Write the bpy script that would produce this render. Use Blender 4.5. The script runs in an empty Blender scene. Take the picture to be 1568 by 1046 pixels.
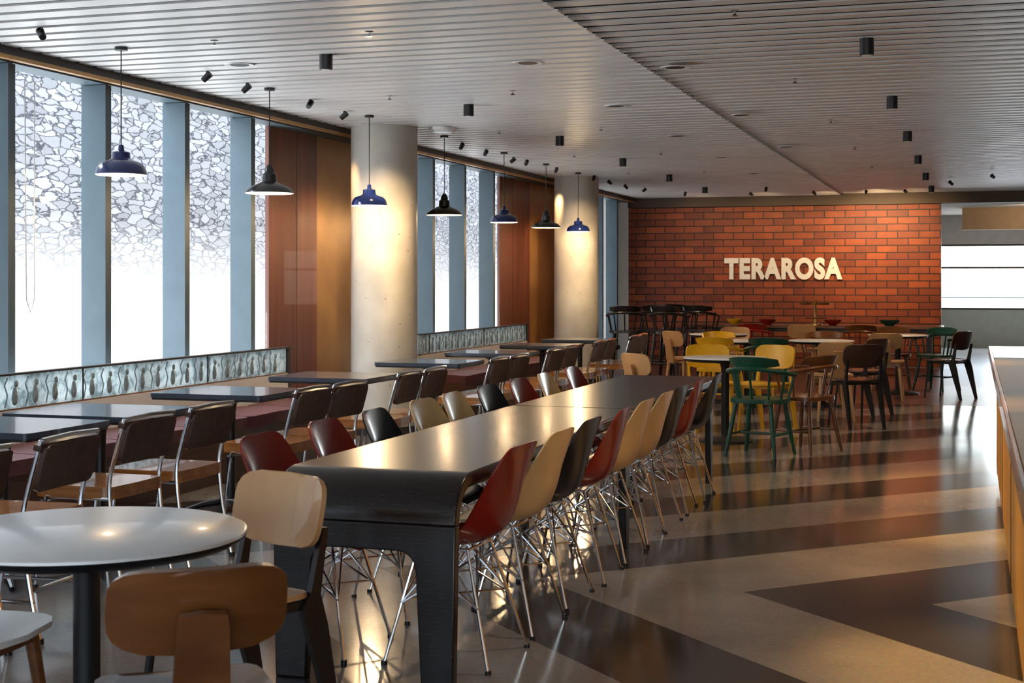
import bpy, math, random
from mathutils import Vector, Matrix
random.seed(4)
pi=math.pi
S=bpy.context.scene
COL=S.collection

# ---------------------------------------------------------------- materials
def nm(name):
    m=bpy.data.materials.new(name); m.use_nodes=True
    nt=m.node_tree; b=nt.nodes['Principled BSDF']
    return m,nt,b
def ramp(nt,fac,stops):
    r=nt.nodes.new('ShaderNodeValToRGB'); e=r.color_ramp.elements
    e[0].position=stops[0][0]; e[0].color=(*stops[0][1],1)
    e[1].position=stops[-1][0]; e[1].color=(*stops[-1][1],1)
    for p,c in stops[1:-1]:
        k=e.new(p); k.color=(*c,1)
    nt.links.new(fac,r.inputs[0]); return r.outputs[0]
def coords(nt,scale,kind='Object'):
    t=nt.nodes.new('ShaderNodeTexCoord'); mp=nt.nodes.new('ShaderNodeMapping')
    mp.inputs['Scale'].default_value=scale
    nt.links.new(t.outputs[kind],mp.inputs[0]); return mp.outputs[0]
def mth(nt,op,a,b=None):
    n=nt.nodes.new('ShaderNodeMath'); n.operation=op
    for i,v in enumerate((a,b)):
        if v is None: continue
        if isinstance(v,(int,float)): n.inputs[i].default_value=v
        else: nt.links.new(v,n.inputs[i])
    return n.outputs[0]
def bump(nt,b,h,strength,dist=0.01):
    n=nt.nodes.new('ShaderNodeBump'); n.inputs['Strength'].default_value=strength
    n.inputs['Distance'].default_value=dist
    nt.links.new(h,n.inputs['Height']); nt.links.new(n.outputs[0],b.inputs['Normal'])
def pmat(name,c,rough=.5,metal=0,var=.12,scale=6,coat=0,bmp=0,ior=None):
    m,nt,b=nm(name)
    n=nt.nodes.new('ShaderNodeTexNoise'); n.inputs['Scale'].default_value=scale; n.inputs['Detail'].default_value=4
    nt.links.new(coords(nt,(1,1,1)),n.inputs['Vector'])
    lo=tuple(x*(1-var) for x in c); hi=tuple(min(1,x*(1+var)) for x in c)
    nt.links.new(ramp(nt,n.outputs[0],[(.35,lo),(.65,hi)]),b.inputs['Base Color'])
    b.inputs['Roughness'].default_value=rough; b.inputs['Metallic'].default_value=metal
    b.inputs['Coat Weight'].default_value=coat; b.inputs['Coat Roughness'].default_value=.08
    if ior: b.inputs['IOR'].default_value=ior
    if bmp: bump(nt,b,n.outputs[0],bmp)
    return m
def wood(name,c1,c2,scale=(3,30,30),rough=.35,coat=.3):
    m,nt,b=nm(name)
    n=nt.nodes.new('ShaderNodeTexNoise'); n.inputs['Scale'].default_value=1.0; n.inputs['Detail'].default_value=6; n.inputs['Distortion'].default_value=.6
    nt.links.new(coords(nt,scale),n.inputs['Vector'])
    nt.links.new(ramp(nt,n.outputs[0],[(.3,c1),(.55,tuple((a+b_)/2 for a,b_ in zip(c1,c2))),(.72,c2)]),b.inputs['Base Color'])
    b.inputs['Roughness'].default_value=rough; b.inputs['Coat Weight'].default_value=coat
    bump(nt,b,n.outputs[0],.05,.003)
    return m

def emis(name,c,s):
    m,nt,b=nm(name); b.inputs['Base Color'].default_value=(*c,1)
    b.inputs['Emission Color'].default_value=(*c,1); b.inputs['Emission Strength'].default_value=s
    return m

M={}
M['chrome']=pmat('chrome',(.75,.75,.77),.12,1,.03)
M['black']=pmat('black_metal',(.012,.012,.014),.35,0,.2)
M['blacksoft']=pmat('black_plastic',(.01,.01,.012),.3,0,.2,coat=.3)
M['navytop']=pmat('dark_table_top',(.045,.06,.09),.25,0,.12,coat=.3)
M['white']=pmat('white_laminate',(.92,.92,.92),.28,0,.02,coat=.2)
M['red']=pmat('red_plastic',(.30,.014,.008),.22,0,.08,coat=.5)
M['cream']=pmat('cream_plastic',(.90,.60,.27),.28,0,.04,coat=.2)
M['shellblack']=pmat('black_shell_plastic',(.006,.009,.018),.25,0,.1,coat=.2)
M['yellow']=pmat('yellow_paint',(.92,.50,.015),.35,0,.05)
M['green']=pmat('green_paint',(.010,.075,.045),.35,0,.1)
M['leather']=pmat('brown_leather',(.080,.036,.025),.35,0,.2,20,bmp=.2)
M['maroon']=pmat('maroon_upholstery',(.12,.035,.045),.5,0,.2,12,bmp=.2)
M['plywood']=wood('light_plywood',(.56,.29,.115),(.74,.45,.21),(4,4,1.2),.35)
M['walnut']=wood('walnut_wood',(.115,.036,.009),(.24,.085,.022),(3,3,14),.32)
M['seatwood']=wood('orange_seat_wood',(.34,.12,.03),(.62,.26,.07),(2,20,20),.22,.6)
M['darkwood']=wood('dark_wood',(.055,.022,.012),(.12,.048,.024),(3,3,14),.35)
M['panelwood']=wood('wood_wall_panel',(.115,.034,.019),(.19,.062,.034),(9,9,.5),.4,.1)
M['goldtone']=pmat('gold_tone_panel',(.45,.25,.09),.38,.4,.1,3)
M['mullion']=pmat('blue_grey_aluminium',(.080,.120,.145),.5,.1,.05)
M['frame']=pmat('dark_frame',(.035,.028,.024),.5)
M['slat']=pmat('ceiling_slat_aluminium',(.80,.79,.77),.38,.1,.04,2)
M['slat2']=pmat('ceiling_slat_warm_lit',(.73,.69,.65),.38,.1,.04,2)  # same slats, darker and warmer: right side's light tinted into the colour
M['plenum']=pmat('plenum_black',(.004,.004,.004),.9)
M['plaster']=pmat('plaster_wall',(.62,.58,.52),.8,0,.05)
M['greenwall']=pmat('pale_green_wall',(.50,.54,.50),.6,0,.04)
M['tanwall']=pmat('tan_bulkhead',(.36,.25,.15),.7,0,.05)
M['fascia']=pmat('dark_fascia',(.10,.065,.04),.6,0,.05)
M['blueenamel']=pmat('blue_enamel',(.008,.020,.12),.18,0,.05,coat=.6)
M['blackenamel']=pmat('black_enamel',(.006,.006,.007),.25,0,.05,coat=.3)
M['shadein']=pmat('shade_inner_white',(.85,.82,.75),.4,0,.02)
M['bulb']=emis('bulb_warm',(1,.75,.42),25)
M['brass']=pmat('brass',(.75,.50,.16),.25,1,.05)
M['letters']=pmat('sign_letters_cream',(.92,.89,.82),.5,0,.03)
M['ground']=pmat('outside_paving',(.80,.80,.78),.9,0,.05)
M['edgewood']=wood('counter_edge_wood',(.14,.06,.02),(.28,.13,.05),(20,1.2,20),.3)
M['counterface']=pmat('counter_face_tan',(.60,.30,.05),.4,0,.08,2)
M['countertop']=pmat('counter_top_stone',(.11,.088,.07),.35,0,.10,14,ior=1.2)

def table_mat():
    m,nt,b=nm('dark_bent_laminate')
    w=nt.nodes.new('ShaderNodeTexWave'); w.wave_type='BANDS'; w.bands_direction='Z'; w.inputs['Scale'].default_value=22; w.inputs['Distortion'].default_value=.6; w.inputs['Detail'].default_value=2; w.inputs['Detail Scale'].default_value=.6
    nt.links.new(coords(nt,(1,1,1)),w.inputs[0])
    n=nt.nodes.new('ShaderNodeTexNoise'); n.inputs['Scale'].default_value=1
    nt.links.new(coords(nt,(30,1.5,30)),n.inputs['Vector'])
    f=mth(nt,'MULTIPLY',w.outputs['Fac'],n.outputs[0])
    nt.links.new(ramp(nt,f,[(.05,(.010,.007,.007)),(.8,(.028,.019,.018))]),b.inputs['Base Color'])
    b.inputs['Roughness'].default_value=.27; b.inputs['Coat Weight'].default_value=.15; b.inputs['Coat Roughness'].default_value=.15
    return m
M['tablelam']=table_mat()

def concrete():
    m,nt,b=nm('column_concrete')
    v=coords(nt,(1,1,1))
    n=nt.nodes.new('ShaderNodeTexNoise'); n.inputs['Scale'].default_value=3; n.inputs['Detail'].default_value=8
    nt.links.new(v,n.inputs['Vector'])
    n2=nt.nodes.new('ShaderNodeTexVoronoi'); n2.inputs['Scale'].default_value=9
    nt.links.new(v,n2.inputs['Vector'])
    f=mth(nt,'LESS_THAN',n2.outputs['Distance'],.08)
    mx=nt.nodes.new('ShaderNodeMix'); mx.data_type='RGBA'
    nt.links.new(f,mx.inputs[0])
    nt.links.new(ramp(nt,n.outputs[0],[(.3,(.48,.45,.39)),(.7,(.64,.61,.55))]),mx.inputs[6]); mx.inputs[7].default_value=(.34,.30,.25,1)
    nt.links.new(mx.outputs[2],b.inputs['Base Color']); b.inputs['Roughness'].default_value=.6
    bump(nt,b,n.outputs[0],.2,.01)
    return m
M['concrete']=concrete()

def brick():
    m,nt,b=nm('red_brick')
    t=nt.nodes.new('ShaderNodeTexCoord'); sp=nt.nodes.new('ShaderNodeSeparateXYZ'); cb=nt.nodes.new('ShaderNodeCombineXYZ')
    nt.links.new(t.outputs['Object'],sp.inputs[0]); nt.links.new(sp.outputs[0],cb.inputs[0]); nt.links.new(sp.outputs[2],cb.inputs[1])
    br=nt.nodes.new('ShaderNodeTexBrick'); nt.links.new(cb.outputs[0],br.inputs['Vector'])
    br.inputs['Scale'].default_value=1; br.inputs['Brick Width'].default_value=.34; br.inputs['Row Height'].default_value=.118
    br.inputs['Mortar Size'].default_value=.009; br.inputs['Mortar Smooth'].default_value=.2
    br.inputs['Color1'].default_value=(.43,.085,.016,1); br.inputs['Color2'].default_value=(.21,.036,.009,1); br.inputs['Mortar'].default_value=(.035,.012,.008,1)
    n=nt.nodes.new('ShaderNodeTexNoise'); n.inputs['Scale'].default_value=5; n.inputs['Detail'].default_value=5
    nt.links.new(t.outputs['Object'],n.inputs['Vector'])
    mx=nt.nodes.new('ShaderNodeMix'); mx.data_type='RGBA'; mx.blend_type='MULTIPLY'; mx.inputs[0].default_value=.7
    nt.links.new(br.outputs['Color'],mx.inputs[6]); nt.links.new(ramp(nt,n.outputs[0],[(.3,(.6,.6,.6)),(.7,(1,1,1))]),mx.inputs[7])
    nt.links.new(mx.outputs[2],b.inputs['Base Color']); b.inputs['Roughness'].default_value=.55
    inv=mth(nt,'SUBTRACT',1.0,br.outputs['Fac']); bump(nt,b,inv,.6,.01)
    return m
M['brick']=brick()

def stone():
    m,nt,b=nm('dry_stone')
    v=coords(nt,(1,4.8,13.5))
    n=nt.nodes.new('ShaderNodeTexNoise'); n.inputs['Scale'].default_value=.8; n.inputs['Detail'].default_value=3
    nt.links.new(v,n.inputs['Vector'])
    ad=nt.nodes.new('ShaderNodeVectorMath'); ad.operation='ADD'
    sc=nt.nodes.new('ShaderNodeVectorMath'); sc.operation='SCALE'; sc.inputs['Scale'].default_value=1.4
    nt.links.new(n.outputs['Color'],sc.inputs[0]); nt.links.new(v,ad.inputs[0]); nt.links.new(sc.outputs[0],ad.inputs[1])
    vo=nt.nodes.new('ShaderNodeTexVoronoi'); vo.feature='DISTANCE_TO_EDGE'; vo.inputs['Scale'].default_value=1
    nt.links.new(ad.outputs[0],vo.inputs['Vector'])
    vc=nt.nodes.new('ShaderNodeTexVoronoi'); vc.inputs['Scale'].default_value=1; nt.links.new(ad.outputs[0],vc.inputs['Vector'])
    crack=ramp(nt,vo.outputs['Distance'],[(.0,(.10,.11,.13)),(.02,(.22,.23,.26)),(.09,(1,1,1))])
    cell=ramp(nt,vc.outputs['Color'],[(.1,(.24,.25,.265)),(.9,(.40,.41,.42))])
    mx=nt.nodes.new('ShaderNodeMix'); mx.data_type='RGBA'; mx.blend_type='MULTIPLY'; mx.inputs[0].default_value=1
    nt.links.new(crack,mx.inputs[6]); nt.links.new(cell,mx.inputs[7])
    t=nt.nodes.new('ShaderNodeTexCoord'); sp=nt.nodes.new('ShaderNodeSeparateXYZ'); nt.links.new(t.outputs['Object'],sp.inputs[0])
    mr=nt.nodes.new('ShaderNodeMapRange'); mr.inputs[1].default_value=.8; mr.inputs[2].default_value=2.1; mr.inputs[3].default_value=0; mr.inputs[4].default_value=1  # lower wall fades to white: glare haze painted into the stone colour
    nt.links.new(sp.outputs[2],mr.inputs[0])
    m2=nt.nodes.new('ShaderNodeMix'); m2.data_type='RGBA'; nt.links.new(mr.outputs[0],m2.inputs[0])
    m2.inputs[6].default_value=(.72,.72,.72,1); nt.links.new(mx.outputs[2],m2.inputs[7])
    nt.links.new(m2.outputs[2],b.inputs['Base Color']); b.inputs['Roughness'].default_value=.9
    return m
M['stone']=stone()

def floor_mat():
    m,nt,b=nm('polished_terrazzo')
    t=nt.nodes.new('ShaderNodeTexCoord'); sp=nt.nodes.new('ShaderNodeSeparateXYZ'); nt.links.new(t.outputs['Object'],sp.inputs[0])
    a=mth(nt,'ABSOLUTE',mth(nt,'SUBTRACT',sp.outputs[1],6.57))
    c=mth(nt,'SUBTRACT',sp.outputs[0],a)
    f=mth(nt,'FRACT',mth(nt,'DIVIDE',mth(nt,'ADD',c,1.0+18),1.8))
    dark=mth(nt,'LESS_THAN',f,.46)
    n=nt.nodes.new('ShaderNodeTexNoise'); n.inputs['Scale'].default_value=1.3; n.inputs['Detail'].default_value=6
    nt.links.new(t.outputs['Object'],n.inputs['Vector'])
    n2=nt.nodes.new('ShaderNodeTexVoronoi'); n2.inputs['Scale'].default_value=90; nt.links.new(t.outputs['Object'],n2.inputs['Vector'])
    lightc=ramp(nt,n.outputs[0],[(.3,(.20,.182,.175)),(.7,(.32,.295,.285))])
    darkc=ramp(nt,n.outputs[0],[(.3,(.030,.026,.026)),(.7,(.055,.047,.046))])
    mx=nt.nodes.new('ShaderNodeMix'); mx.data_type='RGBA'; nt.links.new(dark,mx.inputs[0]); nt.links.new(lightc,mx.inputs[6]); nt.links.new(darkc,mx.inputs[7])
    m2=nt.nodes.new('ShaderNodeMix'); m2.data_type='RGBA'; m2.blend_type='MULTIPLY'; m2.inputs[0].default_value=.2
    nt.links.new(mx.outputs[2],m2.inputs[6]); nt.links.new(n2.outputs['Color'],m2.inputs[7])
    nt.links.new(m2.outputs[2],b.inputs['Base Color'])
    rr=nt.nodes.new('ShaderNodeMapRange'); rr.inputs[3].default_value=.10; rr.inputs[4].default_value=.18
    nt.links.new(n.outputs[0],rr.inputs[0]); nt.links.new(rr.outputs[0],b.inputs['Roughness'])
    b.inputs['IOR'].default_value=1.42
    return m
M['floor']=floor_mat()
M['floorred']=wood('red_brown_wood_floor',(.09,.028,.016),(.17,.056,.03),(1,12,1),.3,.05)
M['floorlight']=pmat('pale_floor',(.50,.50,.50),.2,0,.05)

def glass_mat():
    m=bpy.data.materials.new('window_glass'); m.use_nodes=True; nt=m.node_tree; nt.nodes.clear()
    o=nt.nodes.new('ShaderNodeOutputMaterial'); mx=nt.nodes.new('ShaderNodeMixShader'); tr=nt.nodes.new('ShaderNodeBsdfTransparent'); gl=nt.nodes.new('ShaderNodeBsdfGlossy')
    gl.inputs['Roughness'].default_value=.02; mx.inputs[0].default_value=.04
    nt.links.new(tr.outputs[0],mx.inputs[1]); nt.links.new(gl.outputs[0],mx.inputs[2]); nt.links.new(mx.outputs[0],o.inputs[0])
    return m
M['glass']=glass_mat()

def relief():
    m,nt,b=nm('cast_relief_glass')
    v=coords(nt,(1,1,1))
    n=nt.nodes.new('ShaderNodeTexNoise'); n.inputs['Scale'].default_value=14; n.inputs['Detail'].default_value=2; n.inputs['Distortion'].default_value=1.0
    nt.links.new(v,n.inputs['Vector'])
    col=ramp(nt,n.outputs[0],[(.36,(.36,.44,.46)),(.5,(.66,.74,.75)),(.62,(.85,.91,.91))])
    nt.links.new(col,b.inputs['Base Color'])
    b.inputs['Roughness'].default_value=.2
    bump(nt,b,n.outputs[0],.5,.02)
    tl=nt.nodes.new('ShaderNodeBsdfTranslucent'); nt.links.new(col,tl.inputs[0])
    mx=nt.nodes.new('ShaderNodeMixShader'); mx.inputs[0].default_value=.5
    nt.links.new(b.outputs[0],mx.inputs[1]); nt.links.new(tl.outputs[0],mx.inputs[2])
    nt.links.new(mx.outputs[0],nt.nodes['Material Output'].inputs[0])
    return m
M['relief']=relief()
M['reliefdark']=pmat('cast_relief_motif',(.30,.38,.42),.2,.0,.25,30)

# ---------------------------------------------------------------- mesh builder
class MB:
    def __init__(s): s.v=[]; s.f=[]; s.m=[]; s.mats=[]
    def mi(s,k):
        if k not in s.mats: s.mats.append(k)
        return s.mats.index(k)
    def add(s,vs,fs,k):
        o=len(s.v); s.v+= [tuple(x) for x in vs]; i=s.mi(k)
        for f in fs: s.f.append(tuple(o+a for a in f)); s.m.append(i)
    def box(s,c,d,k,rot=None):
        x,y,z=[a/2 for a in d]
        vs=[Vector((a,b,e)) for a in(-x,x) for b in(-y,y) for e in(-z,z)]
        if rot: vs=[rot@v for v in vs]
        vs=[v+Vector(c) for v in vs]
        s.add(vs,[(0,1,3,2),(4,6,7,5),(0,4,5,1),(2,3,7,6),(0,2,6,4),(1,5,7,3)],k)
    def prism(s,pts,axis,a,b,k):
        def P(p,t):
            return {'x':(t,p[0],p[1]),'y':(p[0],t,p[1]),'z':(p[0],p[1],t)}[axis]
        n=len(pts); vs=[P(p,a) for p in pts]+[P(p,b) for p in pts]
        fs=[tuple(range(n)),tuple(range(2*n-1,n-1,-1))]+[(i,i+n,(i+1)%n+n,(i+1)%n) for i in range(n)]
        s.add(vs,fs,k)
    def tube(s,pts,r,k,seg=8,closed=False):
        pts=[Vector(p) for p in pts]; n=len(pts)
        rs=r if isinstance(r,(list,tuple)) else [r]*n
        up=None; vs=[]
        for i in range(n):
            if closed: t=(pts[(i+1)%n]-pts[i-1])
            else: t=pts[min(i+1,n-1)]-pts[max(i-1,0)]
            t.normalize()
            if up is None:
                up=Vector((0,0,1)) if abs(t.z)<.9 else Vector((1,0,0))
            up=(up-t*up.dot(t)).normalized(); w=t.cross(up)
            for j in range(seg):
                a=2*pi*j/seg; vs.append(pts[i]+(up*math.cos(a)+w*math.sin(a))*rs[i])
        fs=[]
        for i in range(n if closed else n-1):
            for j in range(seg):
                a=i*seg+j; b=i*seg+(j+1)%seg; i2=((i+1)%n)*seg
                fs.append((a,b,i2+(j+1)%seg,i2+j))
        if not closed:
            fs.append(tuple(range(seg-1,-1,-1))); fs.append(tuple((n-1)*seg+j for j in range(seg)))
        s.add(vs,fs,k)
    def lathe(s,prof,k,c=(0,0,0),seg=24,rot=None,caps=True):
        vs=[];n=len(prof)
        for r,z in prof:
            for j in range(seg):
                a=2*pi*j/seg; p=Vector((r*math.cos(a),r*math.sin(a),z))
                if rot: p=rot@p
                vs.append(p+Vector(c))
        fs=[(i*seg+j,i*seg+(j+1)%seg,(i+1)*seg+(j+1)%seg,(i+1)*seg+j) for i in range(n-1) for j in range(seg)]
        if caps and prof[0][0]>1e-5: fs.append(tuple(range(seg-1,-1,-1)))
        if caps and prof[-1][0]>1e-5: fs.append(tuple((n-1)*seg+j for j in range(seg)))
        s.add(vs,fs,k)
    def sheet(s,f,nf,nu,nv,th,k,k2=None):
        A=[];B=[]
        for j in range(nv+1):
            for i in range(nu+1):
                u=-1+2*i/nu; v=-1+2*j/nv
                p=Vector(f(u,v)); n=Vector(nf(u,v)).normalized()
                A.append(p+n*th/2); B.append(p-n*th/2)
        N=len(A); w=nu+1
        fa=[(j*w+i,j*w+i+1,(j+1)*w+i+1,(j+1)*w+i) for j in range(nv) for i in range(nu)]
        vs=A+B
        fs=[q for q in fa]+[tuple(N+x for x in reversed(q)) for q in fa]
        ring=[i for i in range(w)]+[j*w+nu for j in range(1,nv+1)]+[nv*w+i for i in range(nu-1,-1,-1)]+[j*w for j in range(nv-1,0,-1)]
        rim=[(ring[(i+1)%len(ring)],ring[i],N+ring[i],N+ring[(i+1)%len(ring)]) for i in range(len(ring))]
        s.add(vs,fs,k)
        s.add(vs,rim,k2 or k)
    def plate(s,c,W,H,axis_w,axis_h,nrm,th,k,n=4,curve=0,curvev=0,k2=None,nu=8,nv=12,taper=0):
        c=Vector(c);aw=Vector(axis_w).normalized();ah=Vector(axis_h).normalized();nn=Vector(nrm).normalized()
        def f(u,v):
            t=math.sin(pi*v/2); hw=max(0.0,1-abs(t)**n)**(1/n)
            hw=max(hw,.02); x=u*hw
            return c+aw*(x*W*(1+taper*t))+ah*(t*H)+nn*(curve*x*x+curvev*t*t)
        def g(u,v): 
            t=math.sin(pi*v/2); return nn-aw*(2*curve*u/W)-ah*(2*curvev*t/H)
        s.sheet(f,g,nu,nv,th,k,k2)
    def mesh(s,name,ang=38):
        me=bpy.data.meshes.new(name); me.from_pydata(s.v,[],s.f)
        for k in s.mats: me.materials.append(M[k])
        me.polygons.foreach_set('material_index',s.m)
        me.polygons.foreach_set('use_smooth',[True]*len(s.f))
        me.validate(); 
        import bmesh
        bm=bmesh.new(); bm.from_mesh(me); bmesh.ops.recalc_face_normals(bm,faces=bm.faces); bm.to_mesh(me); bm.free()
        me.set_sharp_from_angle(angle=math.radians(ang)); me.update()
        return me
    def obj(s,name,loc=(0,0,0),rz=0,bevel=0):
        return place(s.mesh(name),name,loc,rz,bevel)
def place(me,name,loc=(0,0,0),rz=0,bevel=0):
    o=bpy.data.objects.new(name,me); COL.objects.link(o); o.location=loc; o.rotation_euler=(0,0,rz)
    if bevel:
        b=o.modifiers.new('bevel','BEVEL'); b.width=bevel; b.segments=2; b.limit_method='ANGLE'; b.angle_limit=math.radians(50)
    return o
def cat(P,n):
    out=[];m=len(P)
    for i in range(m-1):
        p0=P[max(i-1,0)];p1=P[i];p2=P[i+1];p3=P[min(i+2,m-1)]
        for q in range(n):
            t=q/n
            out.append(tuple(.5*((2*b)+(-a+c)*t+(2*a-5*b+4*c-d)*t*t+(-a+3*b-3*c+d)*t**3) for a,b,c,d in zip(p0,p1,p2,p3)))
    out.append(tuple(P[-1])); return out

# ---------------------------------------------------------------- shell
CZ=2.85
def simple(name,boxes,bevel=0):
    m=MB()
    for c,d,k in boxes: m.box(c,d,k)
    return m.obj(name,bevel=bevel)
def span(x0,x1,y0,y1,z0,z1,k): return (((x0+x1)/2,(y0+y1)/2,(z0+z1)/2),(x1-x0,y1-y0,z1-z0),k)
simple('floor',[span(-6.05,6,-4,17.1,-.1,0,'floor')])
simple('floor_wood_zone',[span(-6.05,6,17.1,24.2,-.1,0,'floorred')])
simple('floor_pale_zone',[span(-6.05,6,24.2,32.2,-.1,0,'floorlight')])
simple('ground_outside',[span(-9,-6.05,-6,36,-.2,-.05,'ground'),span(-9,10,32.4,60,-.2,-.05,'ground'),span(-9,10,-20,-4.2,-.2,-.05,'ground')])
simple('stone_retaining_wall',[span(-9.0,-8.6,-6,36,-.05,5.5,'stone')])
m=MB()
y=-3.0
while y<24.4:
    m.box(((-5.6-2.10)/2,y,CZ+.006),(3.50,.138,.012),'slat')
    m.box(((6-2.13)/2,y+.1,CZ+.030),(8.13,.108,.012),'slat2')
    y+=.2
m.obj('ceiling')
simple('ceiling_roof_deck',[span(-6.05,6,-4,32.4,3.15,3.4,'plenum')])
simple('ceiling_back_room',[span(-6.0,6,24.86,32.2,2.82,2.9,'plaster')])
simple('wall_back',[span(-5.75,-.50,24.6,24.85,0,2.68,'brick')])
simple('trim_bulkhead',[span(-5.75,6,24.55,24.86,2.69,3.15,'fascia')])
simple('wall_right',[span(6,6.2,-4,32.4,0,3.15,'plaster')])
simple('wall_front',[span(-6.05,6,-4.2,-4,0,.3,'plaster'),span(-6.05,6,-4.2,-4,2.75,3.15,'plaster'),span(-6.05,-5.2,-4.2,-4,.3,2.75,'plaster'),span(5.2,6,-4.2,-4,.3,2.75,'plaster')])
simple('fill_window_front',[span(x-.04,x+.04,-4.15,-4.05,.3,2.75,'mullion') for x in (-5.16,-3.4,-1.7,0,1.7,3.4,5.16)])  # unseen window added behind the camera to let in fill light
simple('wall_far',[span(-6.05,6,32.2,32.4,0,.80,'greenwall'),span(-6.05,6,32.2,32.4,2.2,3.15,'plaster'),span(-6.05,-1.5,32.2,32.4,.80,2.2,'greenwall'),span(5,6,32.2,32.4,.8,2.2,'greenwall')])
simple('beam_far',[span(-.2,6,29.0,29.3,2.40,2.82,'tanwall')])
mm=[span(-1.5,5,32.25,32.35,z-.02,z+.02,'frame') for z in (.82,1.70,2.18)]+[span(-1.5,5,32.27,32.33,1.05,1.065,'mullion')]+[span(x-.025,x+.025,32.25,32.35,.8,2.2,'frame') for x in (-1.47,1.9,4.97)]
simple('window_4',mm)
simple('distant_building',[span(-8,9,44,48,-.05,1.65,'greenwall')])

A1,B1,C1=11.44,12.42,14.0
A2,B2,C2=17.95,19.3,21.0
simple('wall_left',[span(-5.995,-5.97,A1+.12,C1,0,3.15,'plaster'),span(-5.995,-5.97,A2+.12,C2,0,3.15,'plaster'),
   span(-6.05,-5.95,24.0,32.4,0,3.15,'plaster'),span(-6.10,-5.97,-4,24.0,0,.25,'plaster'),span(-6.10,-5.97,-4,24,2.86,3.15,'plaster')])
for n,(a,b,c) in enumerate(((A1,B1,C1),(A2,B2,C2))):
    mb=MB(); mb.box(*span(-5.965,-5.93,a,b,0,2.79,'panelwood')); mb.box(*span(-5.965,-5.94,b,c,0,2.79,'goldtone'))  # second strip: warm spot glow on the recess painted as gold colour
    mb.box(*span(-5.93,-5.928,a+.55,a+.555,0,2.79,'frame'))
    mb.obj('trim_pier_%d'%(n+1))
simple('trim_window_header',[span(-5.75,-5.60,-4,24.55,2.80,2.93,'frame'),span(-5.95,-5.76,-4,24.55,2.79,2.85,'mullion'),span(-5.64,-5.60,-4,24.55,2.775,2.80,'goldtone')])
def window(name,y0,y1,ms):
    mb=MB()
    for yy in ms: mb.box(*span(-5.95,-5.755,yy-.035,yy+.035,.25,2.785,'mullion'))
    mb.box(*span(-5.95,-5.755,y0,y1,.25,.32,'mullion'))
    mb.box(*span(-5.95,-5.945,y0,y1,.32,2.785,'glass'))
    mb.obj(name)
window('window_1',-4,A1-.01,[7.64-1.06*k for k in range(11,0,-1)]+[7.64,8.70,9.76,10.82])
window('window_2',C1+.01,A2-.01,[14.05,15.07,16.12,17.2])
window('window_3',C2+.01,24.0,[21.05,21.9,22.8,23.8])
mb=MB(); mb.tube([(-5.74,7.75,2.7),(-5.735,7.76,1.3),(-5.735,7.80,1.22),(-5.735,7.84,1.3),(-5.74,7.85,2.7)],.004,'white',6); mb.obj('blind_cord')

for cy in (12.42,19.25):
    mb=MB(); mb.lathe([(.31,0),(.31,CZ+.02)],'concrete',seg=48); mb.lathe([(.325,0),(.325,.08)],'frame',seg=48)
    mb.obj('concrete_column',(-5.24,cy,0))

cu=bpy.data.curves.new('wall_sign_lettering','FONT'); cu.body='TERAROSA'; cu.size=1; cu.extrude=.02; cu.offset=.052; cu.space_character=1.12
to=bpy.data.objects.new('tmp_text',cu); COL.objects.link(to)
bpy.context.view_layer.update()
dg=bpy.context.evaluated_depsgraph_get(); me=bpy.data.meshes.new_from_object(to.evaluated_get(dg))
bpy.data.objects.remove(to)
xs=[v.co.x for v in me.vertices]; ys=[v.co.y for v in me.vertices]
sx=1.98/(max(xs)-min(xs)); sy=.37/(max(ys)-min(ys)); ax=min(xs); ay=min(ys)
for v in me.vertices:
    x,y_,z=v.co; v.co=(-4.06+(x-ax)*sx, 24.555+(.02-z), 1.44+(y_-ay)*sy)
me.materials.clear(); me.materials.append(M['letters'])
place(me,'wall_sign_lettering')

# ---------------------------------------------------------------- counter
mb=MB()
mb.box(*span(.12,.95,2.2,9.3,.90,.95,'countertop'))
mb.box(*span(.12,.95,9.3,10.9,.90,.95,'white'))  # window reflection on the far end painted as a white section
mb.box(*span(.105,.12,2.2,10.9,.885,.95,'edgewood'))
mb.box(*span(.16,.9,2.25,10.85,.08,.90,'counterface'))
mb.box(*span(.20,.88,2.3,10.8,0,.08,'frame'))
for k in range(5): mb.box(*span(.157,.162,2.9+k*1.9,2.908+k*1.9,.08,.9,'frame'))
mb.obj('service_counter',bevel=.004)

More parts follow.
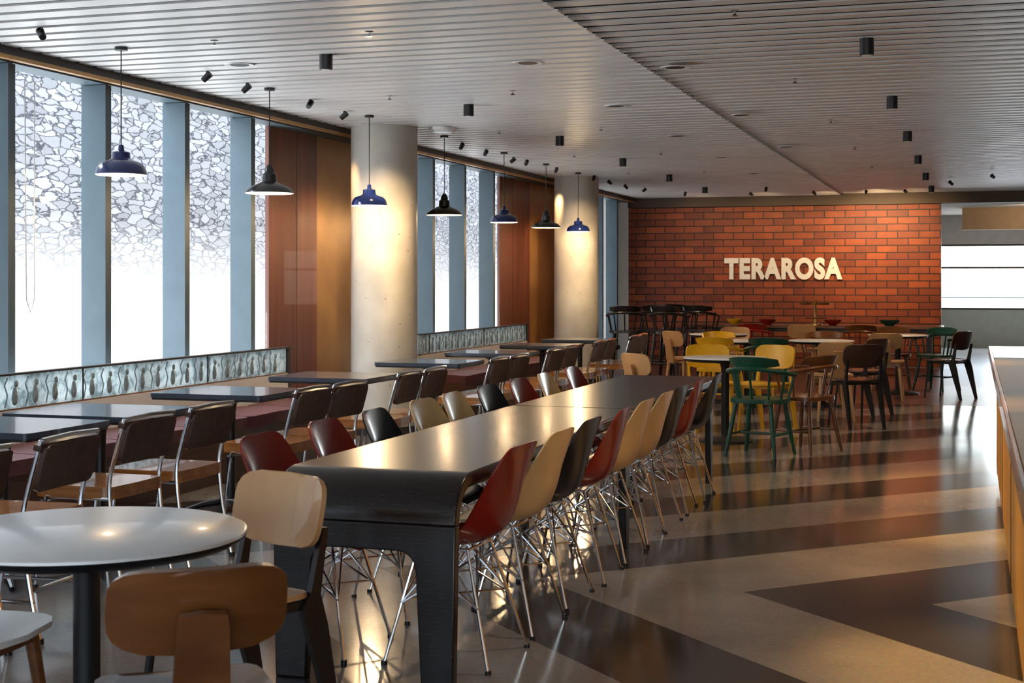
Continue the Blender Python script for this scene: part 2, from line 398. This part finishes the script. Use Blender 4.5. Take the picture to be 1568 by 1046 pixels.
# ---------------------------------------------------------------- chairs
def shell_chair(col):
    mb=MB()
    P=[(-.285,.815,.10,0),(-.282,.80,.150,.008),(-.268,.74,.185,.025),(-.245,.65,.200,.05),(-.222,.56,.215,.07),(-.185,.485,.228,.075),(-.11,.445,.232,.06),(0,.432,.232,.038),(.10,.438,.225,.02),(.17,.440,.208,.008),(.212,.428,.18,0),(.228,.408,.13,0)]
    Q=cat(P,3); n=len(Q)-1
    def idx(v): return min(n,max(0,int(round((v+1)/2*n))))
    def nrm(v):
        i=idx(v); a=Q[max(i-1,0)]; b=Q[min(i+1,n)]
        tx,tz=b[0]-a[0],b[1]-a[1]; l=math.hypot(tx,tz) or 1
        return Vector((-tz/l,0,tx/l))
    def f(u,v):
        q=Q[idx(v)]; N=nrm(v); return Vector((q[0],u*q[2],q[1]))+N*(q[3]*abs(u)**2.4)
    def g(u,v):
        q=Q[idx(v)]; N=nrm(v); return N-Vector((0,1,0))*(2.4*q[3]*abs(u)**1.4*(1 if u>0 else -1)/max(q[2],.05))
    mb.sheet(f,g,12,n,.007,col)
    z=.425
    for sx in(-1,1):
        for sy in(-1,1):
            mb.tube([(sx*.10,sy*.115,z),(sx*.205-.01,sy*.205,.012)],.0065,'chrome',8)
            mb.lathe([(.012,0),(.012,.014)],'black',(sx*.207-.01,sy*.206,0),10)
            mb.tube([(sx*.155-.005,sy*.163,.22),(sx*.0,sy*.10,z-.01)],.004,'chrome',6)
            mb.tube([(sx*.155-.005,sy*.163,.22),(sx*.09,0,z-.02)],.004,'chrome',6)
            mb.tube([(sx*.155-.005,sy*.163,.22),(-sx*.12,sy*.10,z-.03)],.004,'chrome',6)
    mb.tube([(-.1,-.115,z),(.1,-.115,z),(.1,.115,z),(-.1,.115,z)],.006,'chrome',6,True)
    mb.tube([(-.15,-.155,.235),(.145,.155,.235)],.004,'chrome',6); mb.tube([(-.15,.155,.235),(.145,-.155,.235)],.004,'chrome',6)
    return mb.mesh('shell_chair')
def tube_chair(zs=1.0,back='leather',seat='seatwood'):
    mb=MB(); W=.205
    zb=.45*zs
    R=.010
    for s in(-1,1):
        mb.tube(cat([(-.24,s*W,0),(-.185,s*W,zb*.6),(-.165,s*W,zb+.03),(-.19,s*W,zb+.16),(-.245,s*W,zb+.345)],4),R,'chrome')
        mb.tube(cat([(.235,s*W,0),(.20,s*W,zb*.6),(.175,s*W,zb-.03),(.12,s*W,zb-.02),(-.17,s*W,zb-.02)],4),R,'chrome')
        mb.tube([(.21,s*W,zb*.35),(-.215,s*W,zb*.35)],R*.8,'chrome')
        for x in(-.24,.235): mb.lathe([(.015,0),(.015,.02)],'black',(x,s*W,0),10)
    mb.tube([(-.247,-W,zb+.345),(-.25,0,zb+.352),(-.247,W,zb+.345)],R,'chrome')
    mb.tube([(-.2,-W,zb*.45),(-.2,W,zb*.45)],R*.8,'chrome'); mb.tube([(.2,-W,zb-.045),(.2,W,zb-.045)],R*.8,'chrome')
    mb.plate((-.222,0,zb+.235),W-.004,.10,(0,1,0),(-.28,0,1),(1,0,.28),.022,back,n=9,curve=-.012,nu=8,nv=12)
    mb.plate((-.235,0,zb+.315),W+.012,.022,(0,1,0),(-.28,0,1),(1,0,.28),.034,back,n=6,nu=8,nv=6)
    mb.plate((.03,0,zb+.005),.215,.215,(0,1,0),(1,0,0),(0,0,1),.058,seat,n=9,nu=8,nv=12)
    return mb.mesh('tube_chair')
def ply_chair(wd,leg,metal=True):
    mb=MB()
    mb.plate((.02,0,.455),.20,.205,(0,1,0),(1,0,0),(0,0,1),.016,wd,n=5,curve=.012,taper=-.0)
    if metal:
        mb.plate((-.225,0,.70),.205,.115,(0,1,0),(-.22,0,1),(1,0,.22),.016,wd,n=4,curve=.035,nu=12)
        for s in(-1,1):
            mb.prism([(-.30,0),(-.27,0),(-.13,.42),(-.165,.47),(-.215,.66),(-.235,.66),(-.205,.46),(-.235,.36)],'y',s*.175-.011,s*.175+.011,leg)
            mb.tube([(.15,s*.16,.44),(.20,s*.175,0)],[.014,.011],leg)
            mb.box((-.0,s*.165,.432),(.32,.02,.025),leg)
        mb.box((.14,0,.43),(.02,.33,.02),leg); mb.box((-.15,0,.43),(.02,.34,.02),leg)
    else:
        mb.plate((-.225,0,.705),.192,.098,(0,1,0),(-.22,0,1),(1,0,.22),.022,wd,n=4,curve=.045,nu=12)
        mb.plate((-.246,0,.572),.060,.145,(0,1,0),(-.20,0,1),(1,0,.2),.024,wd,n=12,nu=4,taper=-.12)
        mb.box((-.17,0,.43),(.12,.13,.03),wd)
        for sx in(-1,1):
            for s in(-1,1):
                mb.tube([(sx*.14+.01,s*.14,.44),(sx*.19+.01,s*.185,0)],[.021,.013],leg,10)
        mb.box((.01,0,.43),(.30,.05,.025),leg); mb.box((-.13,0,.425),(.035,.30,.03),leg); mb.box((.15,0,.425),(.035,.30,.03),leg)
    return mb.mesh('plywood_dining_chair' if metal else 'wooden_dining_chair')
def arm_chair(col,hs=1.0):
    mb=MB(); H=lambda z: z if hs==1 else (z*hs if z<=.45 else .45*hs+z-.45)
    mb.plate((.01,0,H(.45)),.225,.215,(0,1,0),(1,0,0),(0,0,1),.032,col,n=3.2)
    for sx in(-1,1):
        for s in(-1,1):
            mb.tube([(sx*.14,s*.15,H(.44)),(sx*.175,s*.18,H(.22)),(sx*.21,s*.215,0)],[.017,.020,.013],col,10)
    for s in(-1,1): mb.tube([(-.18,s*.185,H(.18)),(.18,s*.185,H(.18))],.010,col)
    mb.tube([(0,-.185,H(.18)),(0,.185,H(.18))],.010,col)
    ring=cat([(.14,-.25,.66),(.0,-.262,.67),(-.13,-.225,.69),(-.215,-.12,.71),(-.24,0,.715),(-.215,.12,.71),(-.13,.225,.69),(0,.262,.67),(.14,.25,.66)],4)
    mb.tube([(x,y,H(z)) for x,y,z in ring],.017,col,8)
    def f(u,v):
        a=u*1.05; return Vector((-.235*math.cos(a)-.02*v+.0,.235*math.sin(a),H(.765)+.045*v*(1-.45*u*u)))
    def g(u,v): a=u*1.05; return Vector((math.cos(a),-math.sin(a),.2))
    mb.sheet(f,g,12,4,.022,col)
    for a in(-1.4,-.7,0,.7,1.4):
        mb.tube([(-.17*math.cos(a)+.01,.19*math.sin(a),H(.455)),(-.228*math.cos(a),.24*math.sin(a),H(.715))],.010,col,6)
    for s in(-1,1): mb.tube([(.09,s*.205,H(.455)),(.11,s*.252,H(.665))],.012,col,6)
    return mb.mesh('wooden_armchair')

SH={c:shell_chair(c) for c in('red','cream','shellblack')}
for yy,c in zip((5.12,5.65,6.15,6.68,7.20,7.73,8.22,8.78,9.33),('red','cream','shellblack','red','cream','cream','shellblack','red','shellblack')):
    place(SH[c],'shell_chair',(-1.865+random.uniform(-.012,.012),yy,0),pi+random.uniform(-.06,.06))
for yy,c in zip((5.10,5.72,6.26,6.85,7.32,7.9,8.5,9.05,9.75),('red','red','shellblack','cream','cream','shellblack','red','cream','red')):
    place(SH[c],'shell_chair',(-2.42+random.uniform(-.012,.012),yy,0),random.uniform(-.06,.06))

TC=tube_chair()
for yy in (4.40,4.98,5.85,6.42,7.62,8.10,9.12,9.60,11.05,11.52,12.7,13.2,14.3,14.8,15.9,16.4):
    place(TC,'tube_frame_chair',((-3.89 if yy>5 else -3.74)+random.uniform(-.02,.02),yy,0),pi+random.uniform(-.07,.07))
BC=arm_chair('blacksoft',1.6)
for x,yy in((-4.55,19.3),(-4.25,20.0),(-3.95,19.3),(-3.65,20.0),(-4.1,20.8)):
    place(BC,'bar_chair',(x,yy,0),pi*.5+random.uniform(-.3,.3))

# ---------------------------------------------------------------- banquette tables
def sq_table(top='navytop'):
    mb=MB()
    r=.03; W,H=.38,.33; pts=[]
    for cx,cy,a0 in((W-r,-H+r,-pi/2),(W-r,H-r,0),(-W+r,H-r,pi/2),(-W+r,-H+r,pi)):
        for q in range(5): a=a0+q*pi/8; pts.append((cx+r*math.cos(a),cy+r*math.sin(a)))
    mb.prism(pts,'z',.712,.74,top)
    mb.prism([(p[0]*.985,p[1]*.985) for p in pts],'z',.700,.712,'black')
    mb.lathe([(.09,.70),(.09,.69),(.035,.66),(.028,.60),(.026,.10),(.05,.05),(.06,.03)],'black',seg=20)
    for k in range(4):
        a=k*pi/2+pi/4; d=Vector((math.cos(a),math.sin(a),0))
        mb.tube([d*.03+Vector((0,0,.06)),d*.18+Vector((0,0,.045)),d*.30+Vector((0,0,.015))],[.025,.02,.013],'black',8)
    mb.box((0,0,.692),(.5,.04,.016),'black')
    return mb.mesh('bistro_table')
ST=sq_table()
for yy in (4.55,5.75,6.55,7.95,9.48,11.38,13.05,14.7,16.25):
    place(ST,'bistro_table',(-4.38,yy,0))

def banquette(y0,y1):
    mb=MB()
    mb.box(*span(-5.50,-5.02,y0,y1,0,.36,'darkwood'))
    n=max(1,int((y1-y0)/.8)); w=(y1-y0)/n
    for k in range(n):
        mb.plate((-5.24,y0+w*(k+.5),.405),w/2-.008,.25,(0,1,0),(1,0,0),(0,0,1),.085,'maroon',n=10,curve=-.008,curvev=-.01)
    mb.box(*span(-5.56,-5.50,y0,y1,0,.64,'white'))
    a,b=y0,y1
    mb.box(*span(-5.54,-5.52,a,b,.64,.85,'relief'))
    mb.box(*span(-5.555,-5.50,a,b,.850,.862,'frame'))
    mb.box(*span(-5.552,-5.505,a,b,.636,.648,'edgewood'))
    mb.box(*span(-5.56,-5.495,b-.02,b+.02,.0,.862,'frame'))
    yy=a+.15
    rs=Matrix.Diagonal((.35,1,1)).to_3x3()
    while yy<b-.1:
        if yy>3:
            mb.lathe([(0.001,-.060),(.020,-.05),(.030,-.02),(.020,.03),(.012,.05)],'reliefdark',(-5.515,yy,.725),10,rs)
            mb.lathe([(0.001,-.022),(.018,-.012),(.018,.012),(.001,.022)],'reliefdark',(-5.515,yy+.012,.795),10,rs)
            mb.tube([(-5.516,yy-.09,.66),(-5.514,yy-.07,.73),(-5.516,yy-.095,.79),(-5.514,yy-.07,.835)],.005,'reliefdark',6)
        yy+=.2
        if int(yy/1.6)!=int((yy-.2)/1.6): mb.box(*span(-5.519,-5.512,yy-.104,yy-.096,.65,.85,'frame'))
    return mb.obj('banquette_bench')
for a,b in((-2,10.98),(14.05,17.8)): banquette(a,b)

# ---------------------------------------------------------------- long communal table
mb=MB()
x0,x1=-2.40,-1.70; T=.045; yn=4.66; yf=10.15; R=.17; Z=.74
def prof(r):
    return [(yn+R-r*math.cos(a),Z-R+r*math.sin(a)) for a in [i*pi/2/12 for i in range(13)]]
outer=prof(R); inner=prof(R-T)
mb.prism(outer+[(7.46,Z),(7.46,Z-T)]+inner[::-1],'x',x0,x1,'tablelam')
mb.prism([(7.472,Z-T),(yf,Z-T),(yf,Z),(7.472,Z)],'x',x0,x1,'tablelam')
zt=Z-R; lw=.15; ar=.07; zb=.475
out=[(x0,zt),(x0+.01,0),(x0+lw-.02,0)]
for q in range(7):
    a=pi-q*pi/12; out.append((x0+lw+ar+ar*math.cos(a),zb-ar+ar*math.sin(a)))
for q in range(7):
    a=pi/2-q*pi/12; out.append((x1-lw-ar+ar*math.cos(a),zb-ar+ar*math.sin(a)))
out+=[(x1-lw+.02,0),(x1-.01,0),(x1,zt)]
mb.prism(out,'y',yn,yn+T,'tablelam')
for yy in(7.47,10.05):
    for xx in(x0+.07,x1-.07):
        mb.prism([(yy-.07,Z-T),(yy-.035,0),(yy+.035,0),(yy+.07,Z-T)],'x',xx-.02,xx+.02,'black')
    mb.box(((x0+x1)/2,yy,Z-T-.03),(x1-x0-.14,.05,.05),'black')
for xx in(x0+.09,x1-.09): mb.box((xx,7.4,Z-T-.02),(.03,5.1,.04),'black')
mb.obj('communal_table',bevel=.006)

# ---------------------------------------------------------------- round tables
def round_table(R,top='white'):
    mb=MB()
    mb.lathe([(0.001,.705),(R-.03,.705),(R-.004,.722),(R,.731)],'black',seg=64,caps=False)
    mb.lathe([(R,.731),(R-.001,.738),(R-.008,.742),(.001,.742)],top,seg=64,caps=False)
    mb.lathe([(.12,.705),(.12,.695),(.045,.68),(.036,.64),(.036,.05),(.06,.035),(.24,.02),(.26,.012),(.26,0)],'black',seg=32)
    return mb.mesh('round_table')
place(round_table(.43),'round_table',(-2.29,3.36,0))
RT=round_table(.37)
for x,yy in((-2.1,12.75),(-2.45,16.4),(-1.65,16.7),(-.9,18.7),(-3.1,18.3)):
    place(RT,'round_table',(x,yy,0))

PL=ply_chair('plywood','black'); 
PLw=ply_chair('walnut','walnut',False)
PLp=ply_chair('plywood','plywood',False)
PLd=ply_chair('darkwood','black')
place(PL,'plywood_dining_chair',(-2.155,3.90,0),math.radians(-112))
place(PLw,'wooden_dining_chair',(-1.73,2.93,0),math.radians(128))
place(ply_chair('white','walnut',False),'wooden_dining_chair',(-2.66,3.28,0),math.radians(5))
G=arm_chair('green'); Bn=arm_chair('walnut'); Y=arm_chair('yellow'); K=arm_chair('blacksoft'); RD=arm_chair('red')
YP=ply_chair('yellow','yellow')
def P(me,n,x,y,a): place(me,n,(x,y,0),math.radians(a))
P(G,'wooden_armchair',-1.65,11.75,75)
P(Bn,'wooden_armchair',-1.33,12.15,150)
P(PLp,'wooden_dining_chair',-2.62,12.15,50)
P(YP,'plywood_dining_chair',-2.35,13.45,-70)
P(YP,'plywood_dining_chair',-1.85,13.5,-110)
P(PLp,'wooden_dining_chair',-1.38,15.0,110)
P(PLd,'plywood_dining_chair',-1.10,14.3,120)
P(PLd,'plywood_dining_chair',-1.15,15.7,150)
P(PLp,'wooden_dining_chair',-.98,17.7,90)
P(PLd,'plywood_dining_chair',-.30,18.2,150)
P(G,'wooden_armchair',-2.1,15.7,90)
P(G,'wooden_armchair',-.45,19.4,-120)
P(Y,'wooden_armchair',-2.85,17.1,-60)
P(Y,'wooden_armchair',-2.65,15.65,80)
P(PLp,'wooden_dining_chair',-3.0,19.05,-80)
P(PLp,'wooden_dining_chair',-3.4,17.6,50)
P(Bn,'wooden_armchair',-1.7,17.55,-90)
P(Bn,'wooden_armchair',-1.0,19.5,-90)
P(RD,'wooden_armchair',-3.0,20.7,90)
P(PLp,'wooden_dining_chair',-2.3,20.7,90)
P(Bn,'wooden_armchair',-1.5,20.7,90)
mb=MB(); mb.box((-2.2,21.5,.75),(3.6,.8,.04),'walnut')
for xx in(-3.8,-2.2,-.6):
    for yy in(21.2,21.8): mb.box((xx,yy,.365),(.06,.06,.73),'black')
mb.box((-2.2,21.5,.70),(3.3,.6,.05),'black'); mb.obj('display_table',bevel=.004)
mb=MB(); mb.lathe([(.10,.0),(.10,.015),(.018,.03),(.016,.34),(.024,.36),(.001,.37)],'brass',seg=20)
mb.lathe([(.001,.10),(.16,.10),(.17,.115),(.16,.11),(.001,.11)],'brass',seg=24); mb.lathe([(.001,.30),(.22,.30),(.23,.325),(.22,.315),(.001,.31)],'brass',seg=24)
mb.obj('tiered_brass_stand',(-2.2,21.4,.77))
def bowl(col,x,y,r):
    mb=MB(); mb.lathe([(r*.4,0),(r*.45,.01),(r*.9,.05),(r,.08),(r*.93,.08),(r*.8,.045),(.001,.02)],col,seg=24); mb.obj('serving_bowl',(x,y,.77))
bowl('red',-1.95,21.4,.13); bowl('red',-2.9,21.4,.13); bowl('green',-1.15,21.45,.15); bowl('yellow',-3.4,21.5,.12)

# ---------------------------------------------------------------- pendants & ceiling fixtures
def pendant(kind,R):
    mb=MB(); zr=2.07
    if kind=='blueenamel':
        pr=[(R,zr),(R*.98,zr+.02),(R*.93,zr+.045),(R*.80,zr+.07),(R*.5,zr+.085),(R*.36,zr+.10),(R*.34,zr+.135),(R*.12,zr+.145),(R*.10,zr+.18)]
    else:
        pr=[(R,zr),(R*.97,zr+.015),(R*.80,zr+.045),(R*.46,zr+.07),(R*.30,zr+.085),(R*.28,zr+.14),(R*.20,zr+.15),(R*.19,zr+.175),(R*.08,zr+.21)]
    mb.lathe(pr,kind,seg=36,caps=False)
    mb.lathe([(R,zr)]+[(max(r-.004,.002),z-.003) for r,z in pr[:5]]+[(.001,zr+.082)],'shadein',seg=36,caps=False)
    mb.lathe([(.001,zr+.012),(.02,zr+.02),(.028,zr+.04),(.018,zr+.07),(.012,zr+.085)],'bulb',seg=16)
    mb.tube([(0,0,zr+.17),(0,0,CZ)],.004,'black',6)
    mb.lathe([(.04,CZ-.02),(.04,CZ)],'black',seg=16)
    return mb
PB=pendant('blueenamel',.155).mesh('pendant_lamp'); PK=pendant('blackenamel',.18).mesh('pendant_lamp')
def light(kind,name,loc,energy,color,tgt=None,size=.1,spot=None,blend=.6,sy=None):
    l=bpy.data.lights.new(name,kind); l.energy=energy; l.color=color
    if kind=='AREA':
        l.size=size
        if sy: l.shape='RECTANGLE'; l.size_y=sy
    elif kind!='SUN': l.shadow_soft_size=size
    if kind=='SPOT': l.spot_size=math.radians(spot); l.spot_blend=blend
    o=bpy.data.objects.new(name,l); COL.objects.link(o); o.location=loc
    if tgt is not None: o.rotation_euler=(Vector(tgt)-Vector(loc)).to_track_quat('-Z','Y').to_euler()
    return o
WARM=(1,.69,.37)
for i,yy in enumerate((7.65,9.6,11.45,13.3,15.2,16.85,18.35)):
    o=place(PB if i%2==0 else PK,'pendant_lamp',(-4.97,yy,0))
    l=light('POINT','pendant_light',(-4.97,yy,2.055),14 if i not in(2,6) else 50,WARM,size=.03)
mb=MB(); mb.lathe([(.001,-.0),(.036,.0),(.042,.004),(.042,.10),(.001,.10)],'black',seg=20); mb.lathe([(.001,-.003),(.03,-.003),(.03,.0)],'shadein',seg=16); SP=mb.mesh('ceiling_spotlight')
for x,ys in((-3.9,(5.6,8.3,11.0,13.7,16.4,19.1,21.8)),(-.6,(6.0,8.75,11.55,14.3,17.1,19.9,22.6))):
    for yy in ys: place(SP,'ceiling_spotlight',(x,yy,CZ-.095))
mb=MB(); r=Matrix.Rotation(.9,3,'Y'); mb.lathe([(.001,-.035),(.02,-.035),(.024,.035),(.001,.035)],'black',(0,0,-.04),14,r); mb.tube([(0,0,-.03),(0,0,0)],.006,'black',6); AS=mb.mesh('angled_spotlight')
for x,yy in((-5.0,6.9),(-4.98,8.7),(-5.0,9.3),(-4.98,10.3),(-5.05,11.1),(-5.04,14.0),(-5.05,14.8),(-5.06,15.8),(-5.02,16.2),(-5.0,17.4),(-4.9,18.9),(-4.9,19.8),(-4.9,20.8),(-4.8,21.6),(-4.4,22.8),(-3.4,23.2),(-2.4,23.2),(-1.6,23.2),(-1.0,23.2),(-3.0,22.0),(-.3,21.4),(0.25,20.2)):
    place(AS,'angled_spotlight',(x,yy,CZ),random.choice([0,pi,pi/2,2.5]))
mb=MB(); mb.lathe([(.065,-.002),(.10,-.006),(.10,.0)],'slat',seg=28,caps=False); mb.lathe([(.001,-.001),(.066,-.001),(.066,-.003)],'black',seg=28,caps=False); DL=mb.mesh('recessed_downlight')
for x,ys in((-2.78,(9.0,11.45,14.0,16.6,19.2)),(-4.62,(8.5,)),(-1.9,(9.5,12.4,15.5))):
    for yy in ys: place(DL,'recessed_downlight',(x,yy,CZ-.001))
mb=MB(); mb.lathe([(.001,-.045),(.10,-.045),(.13,-.02),(.13,0),(.001,0)],'white',seg=32); mb.obj('ceiling_smoke_detector',(-4.72,12.6,CZ))
mb=MB(); mb.lathe([(.001,-.03),(.02,-.03),(.006,-.02),(.006,0),(.025,0)],'chrome',seg=12); SK=mb.mesh('ceiling_sprinkler')
for x in(-3.3,-1.2,-4.3):
    for yy in(7.6,10.3,13.0,15.7,18.4): place(SK,'ceiling_sprinkler',(x,yy,CZ))

# ---------------------------------------------------------------- lights
sun=light('SUN','sun',(-4,5,12),9,(1,.99,.97)); sun.data.angle=.03; sun.rotation_euler=(math.radians(8),math.radians(20),0)
light('AREA','sky_fill_alley',(-7.3,8,4.6),4000,(.78,.89,1),(-4.2,8,0),2.2,sy=26)  # added area fill, boosts the daylight through the side windows
light('AREA','ceiling_fill_alley',(-7.4,8,.12),1500,(.86,.93,1),(-3.2,8,2.85),1.0,sy=26)  # added light low in the alley, out of view, brightens the ceiling
light('AREA','skylight_far',(1.8,33.5,2.4),260,(.85,.93,1),(1.5,28,.6),3,sy=2)
for yy,e in((6.0,90),(8.75,90),(11.55,100),(14.3,100),(17.1,120),(19.9,110)):
    light('SPOT','downlight_warm',(-.6,yy,CZ-.12),e,(1,.74,.44),(-.35-.04*yy,yy-.1,0),.04,95)
for yy in(5.6,8.3,11.0,13.7,16.4,19.1): light('SPOT','downlight_warm',(-3.9,yy,CZ-.12),45,(1,.74,.44),(-3.9,yy,0),.04,100)
for x,e in((-4.4,40),(-3.3,65),(-2.3,90),(-1.5,230),(-.9,80)):
    light('SPOT','brick_wash',(x,22.9,CZ-.1),e,(1,.69,.37),(x+.05,24.6,1.9),.04,80,.9)
light('SPOT','column_wash',(-4.6,11.0,CZ-.15),150,WARM,(-5.24,12.3,1.7),.04,50,.8)
light('SPOT','column_wash',(-4.5,17.6,CZ-.15),110,WARM,(-5.24,19.2,1.7),.04,50,.8)
light('SPOT','pier_wash',(-5.45,11.9,CZ-.15),55,(1,.62,.28),(-5.9,12.75,1.3),.04,60,.8)
light('SPOT','pier_wash',(-5.4,18.8,CZ-.15),70,(1,.62,.28),(-5.9,19.8,1.3),.04,55,.8)
for yy in(4.5,7.5,10.2): light('SPOT','counter_wash',(-.9,yy,CZ-.12),170,(1,.55,.15),(.16,yy+.1,.3),.04,60,.8)
for yy,e in((5.7,420),(8.6,520),(10.6,320)): light('SPOT','floor_accent',(-.25,yy+.4,CZ-.12),e,(1,.55,.12),(.0,yy,0),.04,32,1.0)
light('SPOT','bulkhead_wash',(1.2,27.6,2.6),50,(1,.75,.5),(.8,29,2.6),.04,110,.8)

w=bpy.data.worlds.new('World'); S.world=w; w.use_nodes=True
bg=w.node_tree.nodes['Background']
sky=w.node_tree.nodes.new('ShaderNodeTexSky')
try:
    sky.sky_type='NISHITA'; sky.sun_disc=False; sky.sun_elevation=math.radians(50)
except Exception: pass
mix=w.node_tree.nodes.new('ShaderNodeMix'); mix.data_type='RGBA'; mix.inputs[0].default_value=.85
w.node_tree.links.new(sky.outputs[0],mix.inputs[6]); mix.inputs[7].default_value=(.9,.95,1,1)
w.node_tree.links.new(mix.outputs[2],bg.inputs[0]); bg.inputs[1].default_value=2.5

# ---------------------------------------------------------------- camera
cam=bpy.data.cameras.new('camera'); co=bpy.data.objects.new('camera',cam); COL.objects.link(co)
cam.sensor_width=36; cam.lens=36*2200/1568; cam.shift_y=-93/1568
co.location=(0,0,1.42); co.rotation_euler=(pi/2,0,math.atan(706/2200)); cam.clip_end=200
cam.dof.use_dof=True; cam.dof.focus_distance=10; cam.dof.aperture_fstop=10
S.camera=co
S.view_settings.view_transform='Standard'
S.view_settings.exposure=-0.15
